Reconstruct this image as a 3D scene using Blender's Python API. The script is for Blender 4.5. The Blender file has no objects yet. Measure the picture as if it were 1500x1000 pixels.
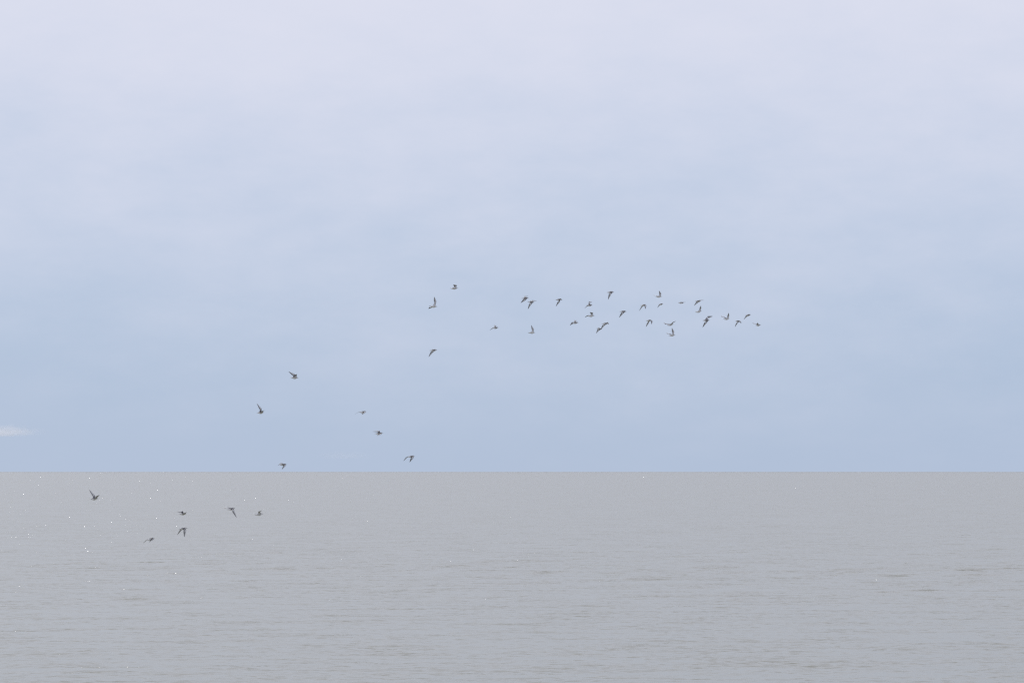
import bpy, bmesh, math, random
import numpy as np
from mathutils import Vector, Matrix

# ------------------------------------------------------------------ camera, sky, sun, exposure
scene = bpy.context.scene
col = scene.collection
R = math.radians
EYE = 3.2                       # eye height above the water, metres
LENS, SENSOR, PW, PH = 200.0, 36.0, 1500.0, 1000.0
FPX = PW * LENS / SENSOR        # focal length in photo pixels
HORIZON = 690.5
PITCH = math.atan((HORIZON - PH / 2) / FPX)

cam_data = bpy.data.cameras.new('camera')
cam_data.lens = LENS; cam_data.sensor_width = SENSOR
cam_data.clip_start = 0.1; cam_data.clip_end = 200000
cam = bpy.data.objects.new('camera', cam_data)
cam.location = (0, 0, EYE)
cam.rotation_euler = (R(90) + PITCH, 0, 0)
col.objects.link(cam); scene.camera = cam

SUN_ELEV, SUN_AZ = 38.0, -17.0   # azimuth measured from the view direction, negative = to the left
sd = Vector((math.sin(R(SUN_AZ)) * math.cos(R(SUN_ELEV)), math.cos(R(SUN_AZ)) * math.cos(R(SUN_ELEV)), math.sin(R(SUN_ELEV))))
sun_data = bpy.data.lights.new('sun', 'SUN')
sun_data.energy = 2.2; sun_data.angle = R(0.6); sun_data.color = (1.0, 0.965, 0.92)
sun = bpy.data.objects.new('sun', sun_data)
sun.rotation_euler = (-sd).to_track_quat('-Z', 'Y').to_euler()
sun.location = (0, 0, 50); col.objects.link(sun)

world = bpy.data.worlds.new('World'); scene.world = world; world.use_nodes = True
wt = world.node_tree; wt.nodes.clear()
def wn(t, **k):
    n = wt.nodes.new(t)
    for a, v in k.items(): setattr(n, a, v)
    return n
def wl(a, b): wt.links.new(a, b)
def wmath(op, a, b=None, clamp=False):
    n = wn('ShaderNodeMath', operation=op, use_clamp=clamp)
    for i, v in enumerate((a, b)):
        if v is None: continue
        if isinstance(v, (int, float)): n.inputs[i].default_value = v
        else: wl(v, n.inputs[i])
    return n.outputs[0]
sky = wn('ShaderNodeTexSky', sky_type='NISHITA', sun_disc=False)
sky.sun_elevation = R(SUN_ELEV); sky.sun_rotation = R(SUN_AZ)
sky.air_density = 1.0; sky.dust_density = 0.3; sky.ozone_density = 4.0
SKY_S = 0.1
tint = wn('ShaderNodeMix', data_type='RGBA', blend_type='MULTIPLY'); tint.inputs[0].default_value = 1.0
wl(sky.outputs[0], tint.inputs[6]); tint.inputs[7].default_value = (0.80, 0.82, 0.86, 1)
tc = wn('ShaderNodeTexCoord'); sep = wn('ShaderNodeSeparateXYZ'); wl(tc.outputs['Generated'], sep.inputs[0])
# thin high cloud sheet: it thickens away from the horizon, uneven edge
mp = wn('ShaderNodeMapping'); wl(tc.outputs['Generated'], mp.inputs[0]); mp.inputs['Scale'].default_value = (1, 1, 2.4)
n1 = wn('ShaderNodeTexNoise'); wl(mp.outputs[0], n1.inputs['Vector']); n1.inputs['Scale'].default_value = 17; n1.inputs['Detail'].default_value = 5; n1.inputs['Roughness'].default_value = 0.55
n2 = wn('ShaderNodeTexNoise'); wl(mp.outputs[0], n2.inputs['Vector']); n2.inputs['Scale'].default_value = 6; n2.inputs['Detail'].default_value = 2
cover = wmath('ADD', wmath('MULTIPLY', sep.outputs[2], 12.2), wmath('MULTIPLY', wmath('SUBTRACT', n1.outputs['Fac'], 0.5), 0.40))
cover = wmath('ADD', cover, wmath('MULTIPLY', wmath('SUBTRACT', n2.outputs['Fac'], 0.5), 0.30))
n3 = wn('ShaderNodeTexNoise'); wl(mp.outputs[0], n3.inputs['Vector']); n3.inputs['Scale'].default_value = 62; n3.inputs['Detail'].default_value = 5; n3.inputs['Roughness'].default_value = 0.58
cover = wmath('ADD', cover, wmath('MULTIPLY', wmath('SUBTRACT', n3.outputs['Fac'], 0.5), 0.34))
cover = wmath('SUBTRACT', cover, 0.10)
sm = wn('ShaderNodeMapRange', interpolation_type='SMOOTHSTEP'); wl(cover, sm.inputs['Value'])
sm.inputs['From Min'].default_value = -0.15; sm.inputs['From Max'].default_value = 1.05
sm.inputs['To Min'].default_value = 0.0; sm.inputs['To Max'].default_value = 0.93
# blue-grey distant haze and cloud bank over the clear sky, then the pale sheet in front of it
hz = wn('ShaderNodeMix', data_type='RGBA'); hz.inputs[0].default_value = 0.88; wl(tint.outputs[2], hz.inputs[6])
hz.inputs[7].default_value = (0.386 / SKY_S, 0.500 / SKY_S, 0.703 / SKY_S, 1)
cloudmix = wn('ShaderNodeMix', data_type='RGBA'); wl(sm.outputs[0], cloudmix.inputs[0]); wl(hz.outputs[2], cloudmix.inputs[6])
cloudmix.inputs[7].default_value = (0.735 / SKY_S, 0.752 / SKY_S, 0.868 / SKY_S, 1)
bg = wn('ShaderNodeBackground'); bg.inputs[1].default_value = SKY_S; wl(cloudmix.outputs[2], bg.inputs[0])
wo = wn('ShaderNodeOutputWorld'); wl(bg.outputs[0], wo.inputs[0])

scene.cycles.use_denoising = False; scene.cycles.volume_bounces = 4; scene.cycles.filter_width = 1.3
vs = scene.view_settings
vs.view_transform = 'Standard'; vs.look = 'None'; vs.gamma = 1; vs.exposure = 0.0; vs.use_curve_mapping = False

# ------------------------------------------------------------------ helpers
def new_mat(name, color, rough=0.7, var=0.0, scale=60):
    m = bpy.data.materials.new(name); m.use_nodes = True
    b = m.node_tree.nodes['Principled BSDF']
    b.inputs['Base Color'].default_value = (*color, 1); b.inputs['Roughness'].default_value = rough
    b.inputs['Specular IOR Level'].default_value = 0.25
    if var:
        nt = m.node_tree
        t = nt.nodes.new('ShaderNodeTexCoord'); n = nt.nodes.new('ShaderNodeTexNoise'); r = nt.nodes.new('ShaderNodeValToRGB')
        n.inputs['Scale'].default_value = scale; n.inputs['Detail'].default_value = 4
        nt.links.new(t.outputs['Object'], n.inputs['Vector']); nt.links.new(n.outputs['Fac'], r.inputs[0])
        r.color_ramp.elements[0].position = 0.3; r.color_ramp.elements[1].position = 0.7
        r.color_ramp.elements[0].color = (*[c * (1 - var) for c in color], 1)
        r.color_ramp.elements[1].color = (*[min(1, c * (1 + var)) for c in color], 1)
        nt.links.new(r.outputs[0], b.inputs['Base Color'])
    return m

# ------------------------------------------------------------------ the sea
def build_sea():
    rng = np.random.default_rng(11)
    # rows get longer with distance; the dense fan is wider than the view, coarse water beyond it
    near = [2.0]
    while near[-1] < 45: near.append(near[-1] * 1.06)
    ys = list(near)
    while ys[-1] < 900: ys.append(ys[-1] * 1.0017)
    while ys[-1] < 90000: ys.append(ys[-1] * 1.05)
    ys = np.array(ys)
    u = np.concatenate([np.linspace(-6, -0.5, 12), np.linspace(-0.45, -0.15, 25)[:-1], np.linspace(-0.15, 0.15, 441), np.linspace(0.15, 0.45, 25)[1:], np.linspace(0.5, 6, 12)])
    Y, U = np.meshgrid(ys, u, indexing='ij'); X = U * Y
    Z = np.zeros_like(X)
    dense = (np.abs(U) < 0.2) & (Y < 1500)
    cell = np.maximum(Y * 0.0017, Y * 0.3 / 440)
    fade = np.clip((900 - Y) / 500, 0, 1) * np.clip((Y - 30) / 20, 0, 1) * np.clip((0.152 - np.abs(U)) / 0.02, 0, 1)
    # patches of livelier chop: a wind-ruffled band some 150-230 m out plus drifting patches
    patch = 0.45 + 0.35 * np.exp(-((Y - 185) / 42.0) ** 2)
    for k in range(10):
        lam = rng.uniform(25, 90); th = rng.uniform(-0.5, 0.5)
        patch += 0.06 * np.sin(2 * np.pi * (X * math.sin(th) * 2.2 + Y * math.cos(th)) / lam + rng.uniform(0, 6.28))
    lump = np.zeros_like(X)
    for k in range(14):
        lam = rng.uniform(1.2, 6); th = rng.uniform(-1.4, 1.4)
        lump += np.sin(2 * np.pi * (X * math.sin(th) + Y * math.cos(th) * 0.5) / lam + rng.uniform(0, 6.28))
    patch = np.clip(patch, 0.25, 1.6) * np.clip(0.24 + 0.40 * lump, 0.05, 2.6)
    for k in range(90):
        lam = 0.35 * (3.0 / 0.35) ** rng.uniform(0, 1) ** 1.2
        th = rng.normal(0, 1.0)
        kx, ky = math.sin(th) * 2 * np.pi / lam, math.cos(th) * 2 * np.pi / lam
        a = 0.0017 * lam * (1.0 if lam < 4 else 0.7)
        res = np.clip((lam / cell - 3.0) / 3.0, 0, 1)
        ph = kx * X + ky * Y + rng.uniform(0, 6.28)
        Z += a * res * (np.sin(ph) + 0.25 * np.sin(2 * ph + 1.57))
    Z *= fade * patch * (0.27 + 0.43 * np.clip((Y - 105) / 70, 0, 1))
    nr, nc = X.shape
    co = np.stack([X, Y, Z], -1).reshape(-1, 3).astype(np.float32)
    i = np.arange(nr * nc).reshape(nr, nc)
    q = np.stack([i[:-1, :-1], i[:-1, 1:], i[1:, 1:], i[1:, :-1]], -1).reshape(-1, 4)
    # water behind and beside the viewer
    nv = len(co)
    me = bpy.data.meshes.new('sea')
    me.vertices.add(nv); me.vertices.foreach_set('co', co.ravel())
    me.loops.add(q.size); me.loops.foreach_set('vertex_index', q.ravel().astype(np.int32))
    me.polygons.add(len(q)); me.polygons.foreach_set('loop_start', np.arange(0, q.size, 4, dtype=np.int32))
    me.update(calc_edges=True); me.validate()
    me.polygons.foreach_set('use_smooth', np.ones(len(me.polygons), dtype=bool))
    o = bpy.data.objects.new('sea', me); col.objects.link(o); o['kind'] = 'structure'
    o['label'] = 'calm grey-brown sea reaching to the level horizon'
    return o

def sea_material():
    m = bpy.data.materials.new('silty_sea_water'); m.use_nodes = True; nt = m.node_tree
    b = nt.nodes['Principled BSDF']; L = nt.links.new
    b.inputs['Base Color'].default_value = (0.130, 0.128, 0.072, 1)
    b.inputs['Roughness'].default_value = 0.185; b.inputs['IOR'].default_value = 1.33
    geo = nt.nodes.new('ShaderNodeNewGeometry')
    total = None
    def slope(scale_xyz, scale, detail, amp, total):
        mp = nt.nodes.new('ShaderNodeMapping'); mp.inputs['Scale'].default_value = scale_xyz
        L(geo.outputs['Position'], mp.inputs[0])
        n = nt.nodes.new('ShaderNodeTexNoise'); n.inputs['Scale'].default_value = scale; n.inputs['Detail'].default_value = detail
        L(mp.outputs[0], n.inputs['Vector'])
        s = nt.nodes.new('ShaderNodeVectorMath'); s.operation = 'SUBTRACT'; L(n.outputs['Color'], s.inputs[0]); s.inputs[1].default_value = (0.5, 0.5, 0.5)
        k = nt.nodes.new('ShaderNodeVectorMath'); k.operation = 'MULTIPLY'; L(s.outputs[0], k.inputs[0]); k.inputs[1].default_value = (amp * 0.7, amp, 0)
        if total is None: return k.outputs[0]
        a = nt.nodes.new('ShaderNodeVectorMath'); a.operation = 'ADD'; L(total, a.inputs[0]); L(k.outputs[0], a.inputs[1]); return a.outputs[0]
    total = slope((0.5, 1, 1), 0.9, 3, 0.35, total)
    total = slope((0.7, 1, 1), 7.0, 3, 0.84, total)
    # scattered steep wavelets, the ones that flash in the sun
    mk = nt.nodes.new('ShaderNodeTexNoise'); mk.inputs['Scale'].default_value = 0.55; mk.inputs['Detail'].default_value = 4; mk.inputs['Roughness'].default_value = 0.6
    L(geo.outputs['Position'], mk.inputs['Vector'])
    mr = nt.nodes.new('ShaderNodeMapRange'); L(mk.outputs['Fac'], mr.inputs['Value'])
    mr.inputs['From Min'].default_value = 0.60; mr.inputs['From Max'].default_value = 0.665
    st = slope((1, 1, 1), 15.0, 2, 2.3, None)
    ms = nt.nodes.new('ShaderNodeVectorMath'); ms.operation = 'SCALE'; L(st, ms.inputs[0]); 
    sp = nt.nodes.new('ShaderNodeSeparateXYZ'); L(geo.outputs['Position'], sp.inputs[0])
    md = nt.nodes.new('ShaderNodeMapRange'); L(sp.outputs[1], md.inputs['Value'])   # calmer water close in
    md.inputs['From Min'].default_value = 95; md.inputs['From Max'].default_value = 190; md.inputs['To Min'].default_value = 0.62
    mm = nt.nodes.new('ShaderNodeMath'); mm.operation = 'MULTIPLY'; L(mr.outputs[0], mm.inputs[0]); L(md.outputs[0], mm.inputs[1])
    L(mm.outputs[0], ms.inputs['Scale'])
    ad = nt.nodes.new('ShaderNodeVectorMath'); ad.operation = 'ADD'; L(total, ad.inputs[0]); L(ms.outputs[0], ad.inputs[1]); total = ad.outputs[0]
    a = nt.nodes.new('ShaderNodeVectorMath'); a.operation = 'ADD'; L(geo.outputs['Normal'], a.inputs[0]); L(total, a.inputs[1])
    nn = nt.nodes.new('ShaderNodeVectorMath'); nn.operation = 'NORMALIZE'; L(a.outputs[0], nn.inputs[0]); L(nn.outputs[0], b.inputs['Normal'])
    return m
sea = build_sea(); sea.data.materials.append(sea_material())

# ------------------------------------------------------------------ birds
M_UP = new_mat('grey_brown_plumage', (0.15, 0.147, 0.153), 0.75, 0.45, 70)
M_WHITE = new_mat('white_plumage', (0.84, 0.84, 0.86), 0.8, 0.05, 40)
M_DARK = new_mat('dark_flight_feather', (0.060, 0.059, 0.064), 0.6, 0.3, 90)
M_UNDER = new_mat('pale_underwing', (0.74, 0.73, 0.76), 0.8, 0.12, 60)
M_EDGE = new_mat('grey_underwing_edge', (0.20, 0.195, 0.205), 0.7, 0.3, 90)
M_BILL = new_mat('black_bill', (0.015, 0.014, 0.014), 0.35)
MATS = [M_UP, M_WHITE, M_DARK, M_UNDER, M_EDGE, M_BILL]
UP, WHITE, DARK, UNDER, EDGE, BILL = range(6)

BODY_L, ARM_L, HAND_L = 0.200, 0.072, 0.118
RINGS = [(0.085, .0090, .0035, .0005), (0.17, .0140, .0085, .0), (0.28, .0215, .0160, -.0010), (0.40, .0268, .0215, -.0022), (0.50, .0285, .0245, -.0030),
         (0.59, .0275, .0245, -.0028), (0.67, .0235, .0215, -.0008), (0.735, .0170, .0165, .0030), (0.785, .0155, .0155, .0052), (0.83, .0142, .0142, .0058), (0.862, .0085, .0085, .0050)]
NSEG = 12

def mesh_obj(name, verts, faces, fm, parent):
    me = bpy.data.meshes.new(name)
    me.from_pydata([tuple(v) for v in verts], [], faces); me.update()
    for m in MATS: me.materials.append(m)
    for p, k in zip(me.polygons, fm): p.material_index = k; p.use_smooth = True
    o = bpy.data.objects.new(name, me); col.objects.link(o); o.parent = parent
    return o

def build_bird(tail, bill, rw, lw, s, label, away=1):
    """tail, bill: photo pixels; rw, lw: (wrist, tip) pixels of right and left wing; s: pixels per metre at the bird's distance."""
    mid = ((tail[0] + bill[0]) / 2, (tail[1] + bill[1]) / 2)
    D = FPX / s
    # direction through the pixel, at the distance given by the bird's usual size
    dx, dy = (mid[0] - PW / 2) / FPX, -(mid[1] - PH / 2) / FPX
    cp, sp = math.cos(PITCH), math.sin(PITCH)
    d = Vector((dx, cp - dy * sp, sp + dy * cp)).normalized()
    loc = Vector((0, 0, EYE)) + d * D
    P = lambda p, y=0.0: Vector(((p[0] - mid[0]) / s, y, -(p[1] - mid[1]) / s))
    bv = P(bill) - P(tail); l = bv.length
    bv.y = away * math.sqrt(max(0.0, BODY_L ** 2 - l * l)) if l < BODY_L else 0.0
    F = bv.normalized(); Lb = max(BODY_L, bv.length) if l >= BODY_L else BODY_L
    O = -F * Lb / 2
    # lateral axis: level, leaning with the wings
    wr = (P(rw[0], -0.05) - P(lw[0], 0.05)).normalized()
    lat = (Vector((0, -1, 0)) + 0.7 * wr); lat = (lat - F * lat.dot(F)).normalized()
    U = lat.cross(F).normalized()
    if U.z < 0: U = -U
    Rt = F.cross(U).normalized()
    root = bpy.data.objects.new('shorebird', None); root.empty_display_size = 0.05
    root.location = loc; col.objects.link(root)
    root['label'] = label; root['category'] = 'bird'; root['group'] = 'flock of shorebirds flying over the sea'
    V, FA, FM = [], [], []
    for (t, w, h, zo) in RINGS:
        for j in range(NSEG):
            a = 2 * math.pi * j / NSEG
            V.append(O + F * (t * Lb) + Rt * (math.cos(a) * w) + U * (math.sin(a) * h + zo))
    vid = lambda i, j: i * NSEG + j % NSEG
    hole = {0: 'R', 5: 'L'}           # side segments between rings 3 and 6 open into the wings
    for i in range(len(RINGS) - 1):
        for j in range(NSEG):
            if 3 <= i < 6 and j in hole: continue
            FA.append([vid(i, j), vid(i, j + 1), vid(i + 1, j + 1), vid(i + 1, j)])
            up = 0 <= j <= 5
            k = (WHITE if not up else UP)
            if j in (0, 5) and i < 7: k = WHITE
            if up and i <= 1: k = WHITE if j in (0, 1, 4, 5) else DARK
            if i >= 7 and 1 <= j <= 4: k = UP
            if i >= 7 and j in (0, 5): k = WHITE if i == 7 else UP
            FM.append(k)
    V.append(O + F * (0.08 * Lb)); V.append(O + F * (0.872 * Lb) + U * .0045)
    for j in range(NSEG):
        FA.append([vid(0, j + 1), vid(0, j), len(V) - 2]); FM.append(UP)
        FA.append([vid(len(RINGS) - 1, j), vid(len(RINGS) - 1, j + 1), len(V) - 1]); FM.append(UP if j < 6 else WHITE)
    wings = []
    for side, (wp, tp) in (('R', rw), ('L', lw)):
        sg = 1 if side == 'R' else -1
        ju, jl = (1, 0) if side == 'R' else (5, 6)
        # root loop: leading edge first
        loop = [vid(i, ju) for i in (6, 5, 4, 3)] + [vid(i, jl) for i in (3, 4, 5, 6)]
        sh = (V[vid(6, ju)] + V[vid(6, jl)]) / 2
        w2 = P(wp); dxy = Vector((w2.x - sh.x, 0, w2.z - sh.z)); ld = dxy.length
        W = Vector((w2.x, sh.y - sg * math.sqrt(max(0, ARM_L ** 2 - ld * ld)), w2.z))
        t2 = P(tp); ld = math.hypot(t2.x - W.x, t2.z - W.z)
        T = Vector((t2.x, W.y - sg * math.sqrt(max(0, HAND_L ** 2 - ld * ld)), t2.z))
        arm, hand, span = (W - sh).normalized(), (T - W).normalized(), (T - sh).normalized()
        n = sg * (span.cross(F) + 0.6 * arm.cross(F))
        n = n + U * 0.12
        n.normalize()
        def chord(b):
            c = (b.cross(n) if side == 'R' else n.cross(b))
            return c.normalized()
        ca, ch = chord(arm), chord(hand)
        ca = (ca - F * 0.5).normalized()
        secs = [(sh.lerp(W, 0.5) + F * .004 , (ca - F * .2).normalized(), .034, .0045), (W, (ca + ch).normalized(), .028, .0034),
                (W.lerp(T, .35) , ch, .0215, .0022), (W.lerp(T, .70), ch, .0115, .0014), (W.lerp(T, .97), ch, .003, .0008)]
        prev = loop; trail = []
        for si, (p, c, cl, th) in enumerate(secs):
            ids = []
            for fr, tk in ((0, .35), (.3, 1), (.65, .8), (1, .25)):
                V.append(p + c * (cl * fr) + n * (th * tk)); ids.append(len(V) - 1)
            for fr, tk in ((1, .25), (.65, .5), (.3, .6), (0, .35)):
                V.append(p + c * (cl * fr) - n * (th * tk)); ids.append(len(V) - 1)
            for k in range(8):
                a_, b_ = k, (k + 1) % 8
                f = [prev[a_], prev[b_], ids[b_], ids[a_]]
                FA.append(f if side == 'L' else f[::-1])
                FM.append(([DARK, UP, UP, UP, UNDER, UNDER, EDGE, DARK] if si < 1 else [DARK, UP, WHITE, WHITE, UNDER, UNDER, EDGE, DARK] if si < 2 else [DARK, WHITE, WHITE, WHITE, UNDER, UNDER, EDGE, DARK])[k])
            prev = ids; trail.append((p, c, cl))
        FA.append(prev if side == 'L' else prev[::-1]); FM.append(DARK)
        # flight feathers: secondaries along the arm, primaries along the hand
        fv, ff, fmm = [], [], []
        def feather(base, d, ln, wd, lift, bar):
            sid = n.cross(d).normalized()
            pts = [(0, .7), (.55, 1), (.9, .6), (1.0, .08)]
            b0 = len(fv)
            for (x, ww) in pts:
                for q in (-1, 1):
                    for z in (1, -1):
                        fv.append(base + d * (ln * x) + sid * (q * wd * ww / 2) + n * (lift + z * .00035))
            for k in range(3):
                a0, a1 = b0 + 4 * k, b0 + 4 * k + 4
                ff.append([a0, a0 + 2, a1 + 2, a1]); fmm.append(DARK)
                ff.append([a0 + 1, a1 + 1, a1 + 3, a0 + 3]); fmm.append(EDGE)
        rootp = (V[vid(3, ju)] + V[vid(3, jl)]) / 2
        stations = [(sh, (rootp - sh).normalized(), (rootp - sh).length * .8)] + trail
        for k in range(9):
            u_ = k / 9 * 2
            i0 = int(u_); f_ = u_ - i0
            (p0, c0, l0), (p1, c1, l1) = stations[i0], stations[i0 + 1]
            p, c, cl = p0.lerp(p1, f_), c0.lerp(c1, f_).normalized(), l0 + (l1 - l0) * f_
            feather(p + c * (cl * .85), c, .017, .0125, .0002 * (k % 3), True)
        for k in range(10):
            u_ = (k + .5) / 10
            g = u_ * .97
            p = W.lerp(T, g * .75)
            cl = .028 * (1 - g * .75) * .9
            d = (ch * (1 - u_) ** 1.2 + hand * (.35 + u_ * 1.1)).normalized()
            base = p + ch * (cl * .8)
            # feather ends lie on the wing's outline
            ln = max(.012, min(.042, (T - base).dot(hand) * (.62 + .42 * u_)))
            feather(base, d, ln, .0125 - .004 * u_, .0002 * (k % 3), k < 7)
        wings.append((fv, ff, fmm))
    mesh_obj('body', V, FA, FM, root)
    for (fv, ff, fmm) in wings: mesh_obj('flight_feathers', fv, ff, fmm, root)
    # bill: slim tapered cone, a touch drooped
    bv_, bf, bm_ = [], [], []
    for (t, r, dz) in ((.858, .0034, .0045), (.92, .0022, .0036), (.985, .0013, .0015)):
        for j in range(6):
            a = j * math.pi / 3; bv_.append(O + F * (t * Lb) + Rt * (math.cos(a) * r) + U * (math.sin(a) * r + dz))
    for i in range(2):
        for j in range(6): bf.append([i * 6 + j, i * 6 + (j + 1) % 6, i * 6 + 6 + (j + 1) % 6, i * 6 + 6 + j]); bm_.append(BILL)
    bv_.append(O + F * Lb); [bf.append([12 + j, 12 + (j + 1) % 6, 18]) or bm_.append(BILL) for j in range(6)]
    mesh_obj('bill', bv_, bf, bm_, root)
    # tail: fan of feathers, dark in the middle and white at the sides
    tv, tf, tm = [], [], []
    for k in range(-3, 4):
        a = k * .075; dd = (-F + Rt * a).normalized(); sid = dd.cross(U).normalized()
        base = O + F * (.20 * Lb) + Rt * (k * .0028) + U * (.001 - .0003 * abs(k))
        ln = .20 * Lb - .002 * abs(k); b0 = len(tv)
        for (x, ww) in ((0, .004), (.8, .0058), (1, .0026)):
            for q in (-1, 1):
                for z in (1, -1): tv.append(base + dd * (ln * x) + sid * (q * ww) + U * (z * .0005))
        for i in range(2):
            a0, a1 = b0 + 4 * i, b0 + 4 * i + 4; km = WHITE if abs(k) == 3 else (DARK if abs(k) < 2 else UP)
            tf += [[a0, a0 + 2, a1 + 2, a1], [a0 + 1, a1 + 1, a1 + 3, a0 + 3]]; tm += [km, UNDER if abs(k) > 1 else EDGE]
    mesh_obj('tail', tv, tf, tm, root)
    return root

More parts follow.
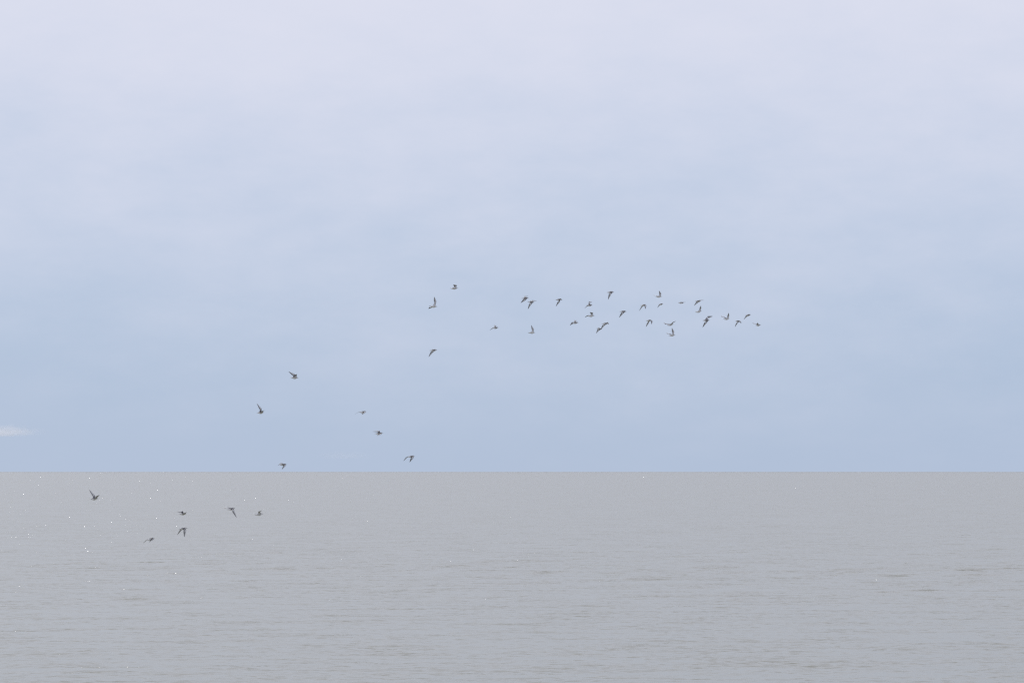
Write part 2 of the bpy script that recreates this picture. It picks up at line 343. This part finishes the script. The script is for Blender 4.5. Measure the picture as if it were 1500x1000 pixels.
BIRDS = [
 # tail, bill, right wing (wrist, tip), left wing (wrist, tip), px per metre, label
 ((659,422.3),(671.4,422.3),((669.4,417.8),(664.2,416.8)),((668.6,418.4),(664.8,417.2)),62,'topmost bird of the sky group, wings folded up and back above its level body'),
 ((628.8,448.4),(640.9,449.2),((639.2,441.3),(636.4,434.7)),((632.6,450.4),(627.8,452)),63,'bird with one tall pale wing straight up, below and left of the topmost sky bird'),
 ((764,437.2),(774.8,436.4),((769.6,440),(763,443.8)),((770.4,434.4),(773.6,433.2)),60,'upper of the close pair at the left end of the main flock'),
 ((772.8,442.2),(783,442.8),((778.2,445.8),(773.5,453)),((780,440.8),(786.2,440.5)),60,'lower of the close pair at the left end of the main flock, wing hanging'),
 ((814,439.5),(823,438.3),((819.3,443),(814.7,448.6)),((821.4,437),(824,439.2)),60,'lone bird with drooping wing just right of the close pair'),
 ((721,480.4),(730.4,479.8),((722.4,480.8),(717.2,483.7)),((726,477),(728.2,476.8)),58,'small pale bird gliding apart at the lower left of the main flock'),
 ((773.5,487.2),(784.2,487.2),((782,482),(778.5,476)),((779.5,485.8),(778.5,485.6)),58,'bird with one wing upright like a sail, lowest at the left of the main flock'),
 ((837.2,473),(847.8,472.5),((839.4,474),(835,476.7)),((843.2,469.8),(846,469.2)),58,'small bird under the sloping pair of stub-winged birds, left of the overlapping pair'),
 ((888.8,428.4),(899.8,428),((895.2,431),(890.8,439)),((897,426.4),(898,426.2)),62,'highest bird of the main flock, one wing hanging straight down'),
 ((859.2,447.4),(868,446.8),((860.4,448.4),(856.2,451.8)),((864.2,443.4),(867.6,442.4)),58,'upper of two stub-winged birds one above the other, wing tilted up'),
 ((859.6,462.8),(871.4,462.4),((868.8,458.2),(864.2,457.2)),((862.5,462),(857.2,464.7)),58,'lower of two stub-winged birds one above the other, with a folded wing on its back'),
 ((907.4,456.4),(918,456.3),((912.8,459.4),(907.2,465.2)),((915,454.8),(917,455)),61,'bird with down-swept wing between the highest bird and the overlapping pair'),
 ((881.2,474.5),(892,473.4),((885,477.2),(880.4,482.8)),((890.6,471.8),(892,474.6)),60,'upper right bird of the two that overlap'),
 ((873.8,481.2),(881.6,482.2),((877,484.4),(873.2,488.4)),((878.5,480.2),(880,480.6)),58,'lower left bird of the two that overlap'),
 ((960,434.4),(970,434.3),((968.6,429.8),(965.5,425.8)),((961.4,432.6),(956.6,432)),58,'bird at the top of the right-hand cluster, curved wing raised over a flat body'),
 ((938.2,447.6),(946.6,446.2),((946.9,447.4),(945.6,452.6)),((941,449.4),(936.6,455.2)),55,'upper of the two birds with both wings arched down'),
 ((964.6,446.2),(971.6,445),((967,446.8),(962.8,450.9)),((969.6,444.6),(972,444.2)),52,'tiny dark bird under the curved-wing bird at the top of the right-hand cluster'),
 ((993,443.4),(1002.4,443.4),((999.2,444.6),(998.2,445.2)),((1000.5,442.8),(1005.2,442.3)),56,'bird seen level with flat outstretched wings, like a thin dash'),
 ((1018,441.4),(1027.2,441),((1021.6,443.8),(1016.8,447.8)),((1025.4,440.2),(1031.2,439.3)),60,'bird with wings spread in a slant just above a raised-wing bird'),
 ((1018.4,457.4),(1028.4,455.4),((1027.2,451.2),(1026.6,447.8)),((1022.5,455.4),(1018.6,455.4)),57,'pale bird with raised wing just under the slanting bird'),
 ((946.2,469.6),(955,469),((956.2,470.2),(954.6,474.9)),((950.4,473.2),(946.4,478.8)),55,'lower of the two birds with both wings arched down'),
 ((976.4,476.6),(987.2,474.6),((986,472.8),(990.2,470.2)),((978,474),(972.6,472.4)),58,'dark-headed bird with wing pointing up right, just above the lowest sail-winged bird'),
 ((979.2,491.4),(989.6,490.6),((987.4,485.4),(984.3,480.2)),((981,488.4),(976.6,487.4)),58,'lowest bird of the right-hand cluster, one wing upright like a sail'),
 ((1029.2,469.5),(1039.8,469),((1034.8,473.2),(1029.2,479.8)),((1037.2,466.4),(1044,463.2)),64,'large bird with both wings fully spread on a steep slant in the right-hand cluster'),
 ((1059.2,467.4),(1069.2,466.5),((1068.2,462.2),(1067.3,458.2)),((1060.6,463.8),(1056.6,462.3)),58,'raised-wing bird between the large slanting bird and the last three'),
 ((1077.2,470.7),(1084,470.2),((1080.4,473.4),(1076.5,479)),((1084.4,469.6),(1086.5,472)),57,'faint bird with hanging wing just below and left of the second last bird'),
 ((1091.4,462.3),(1100.2,460.8),((1094,463.8),(1089.4,468)),((1097.6,459.9),(1100,460.6)),57,'second last bird at the right end, diving wing pointing down left'),
 ((1106.2,476.6),(1115,475.8),((1110.8,474.4),(1109.4,472.8)),((1107,473.8),(1102.6,472.6)),54,'rightmost bird of the whole flock, small and level'),
 ((629.2,513.5),(640.6,512.6),((634,516),(628,522.8)),((636,511.3),(638,511.1)),64,'single bird alone below the two uppermost sky birds, wing swept down left'),
 ((425,552.7),(437.4,553.6),((434.8,548.8),(435.8,548)),((431,547.4),(422.6,543.7)),66,'upper of the two left sky birds with wings raised, both wings back'),
 ((376.2,604.5),(386.8,604),((385.4,602),(388.6,600.6)),((383,598),(376,590.2)),67,'lower of the two left sky birds with wings raised, one long wing up left'),
 ((526.2,603.8),(536.8,602.8),((536,603.6),(530.6,607.2)),((526.8,602.9),(519.6,606.1)),66,'first of three birds descending to the right above the horizon, wings drooping'),
 ((548.8,635),(561.4,634.2),((559,635.8),(552.4,638)),((555.6,630.4),(545.4,631.6)),66,'middle of three birds descending to the right above the horizon, strongly patterned'),
 ((597,668.6),(607.6,668),((606,670),(600.2,677)),((596.8,669.4),(591.3,674.8)),66,'last of three birds descending to the right, both wings arched down near the horizon'),
 ((408.4,680.4),(420,679.8),((419.4,680.8),(413.4,687.2)),((412.8,677.8),(407,681.4)),66,'bird skimming just above the horizon line at left'),
 ((131,730.4),(144.2,730.2),((143.4,727.6),(146.8,724.4)),((138.6,725),(130,716.2)),72,'leftmost bird, wings lifted in a wide V over the water'),
 ((262.2,752.2),(272.8,752.8),((271.8,752),(274.3,749.8)),((267.6,747.8),(258.8,749.2)),64,'small bird over the water directly above the wings-down bird'),
 ((261.4,774.2),(274.8,773.5),((273,776.2),(270.5,786.2)),((266.4,775.4),(259.4,783.4)),72,'bird over the water with both wings pointing down like a tent'),
 ((215.4,790.6),(226,787.7),((226.6,788.4),(218.6,793.8)),((216,790),(209.8,794.8)),70,'lowest bird of all, gliding over the water with flat dark wings'),
 ((332.2,746),(344.8,744),((343,746.6),(347.2,758.2)),((333.4,742.6),(325.8,743.5)),72,'bird over the water with one wing down right and one stretched back left'),
 ((373,754),(386,752.4),((381,749.4),(384.2,747.4)),((373.2,751.6),(368.6,752.5)),68,'pale bird over the water, rightmost of those below the horizon'),
]
for b in BIRDS: build_bird(*b)

# ------------------------------------------------------------------ low clouds far out, just above the horizon
def cloud_material(name, density):
    m = bpy.data.materials.new(name); m.use_nodes = True; nt = m.node_tree; nt.nodes.clear(); L = nt.links.new
    out = nt.nodes.new('ShaderNodeOutputMaterial'); v = nt.nodes.new('ShaderNodeVolumePrincipled'); L(v.outputs[0], out.inputs['Volume'])
    v.inputs['Color'].default_value = (0.97, 0.97, 1.0, 1); v.inputs['Anisotropy'].default_value = 0.2
    t = nt.nodes.new('ShaderNodeTexCoord')
    ln = nt.nodes.new('ShaderNodeVectorMath'); ln.operation = 'LENGTH'; L(t.outputs['Object'], ln.inputs[0])
    mp = nt.nodes.new('ShaderNodeMapping'); mp.inputs['Scale'].default_value = (3.2, 1.5, 1.0); L(t.outputs['Object'], mp.inputs[0])
    n = nt.nodes.new('ShaderNodeTexNoise'); n.inputs['Scale'].default_value = 1.6; n.inputs['Detail'].default_value = 4; L(mp.outputs[0], n.inputs['Vector'])
    k = nt.nodes.new('ShaderNodeMath'); k.operation = 'MULTIPLY_ADD'; L(n.outputs['Fac'], k.inputs[0]); k.inputs[1].default_value = 0.9; L(ln.outputs['Value'], k.inputs[2])
    r = nt.nodes.new('ShaderNodeMapRange'); r.interpolation_type = 'SMOOTHSTEP'; L(k.outputs[0], r.inputs['Value'])
    r.inputs['From Min'].default_value = 1.40; r.inputs['From Max'].default_value = 0.75; r.inputs['To Max'].default_value = density
    L(r.outputs[0], v.inputs['Density'])
    return m
def cloud(px, py, wpx, hpx, dist, density, label, seed):
    rnd = random.Random(seed)
    s = FPX / dist
    bm = bmesh.new(); bmesh.ops.create_icosphere(bm, subdivisions=4, radius=1.0)
    lumps = [(rnd.uniform(-.8, .8), rnd.uniform(-.5, .5), rnd.uniform(.2, .4)) for _ in range(9)]
    for v in bm.verts:
        g = 0.0
        for (lx, ly, lr) in lumps: g = max(g, math.exp(-((v.co.x - lx) ** 2 + (v.co.y - ly) ** 2) / lr ** 2))
        v.co.z *= (0.75 + 0.5 * g) if v.co.z > 0 else 0.6
    me = bpy.data.meshes.new('cloud'); bm.to_mesh(me); bm.free()
    me.materials.append(cloud_material('low_cloud', density))
    o = bpy.data.objects.new('cloud', me); col.objects.link(o)
    dx, dy = (px - PW / 2) / FPX, -(py - HORIZON) / FPX
    o.location = (dx * dist, dist, EYE + dy * dist); o.scale = (wpx / s / 2, wpx / s / 4, hpx / s / 2)
    o['label'] = label; o['category'] = 'cloud'; o['group'] = 'low clouds near the horizon'
    return o
cloud(-6, 632, 160, 24, 40000, 0.0027, 'small white cloud low in the sky at the left edge', 3)
cloud(505, 667, 110, 16, 45000, 0.00035, 'faint wisp of cloud just above the horizon behind the descending birds', 5)
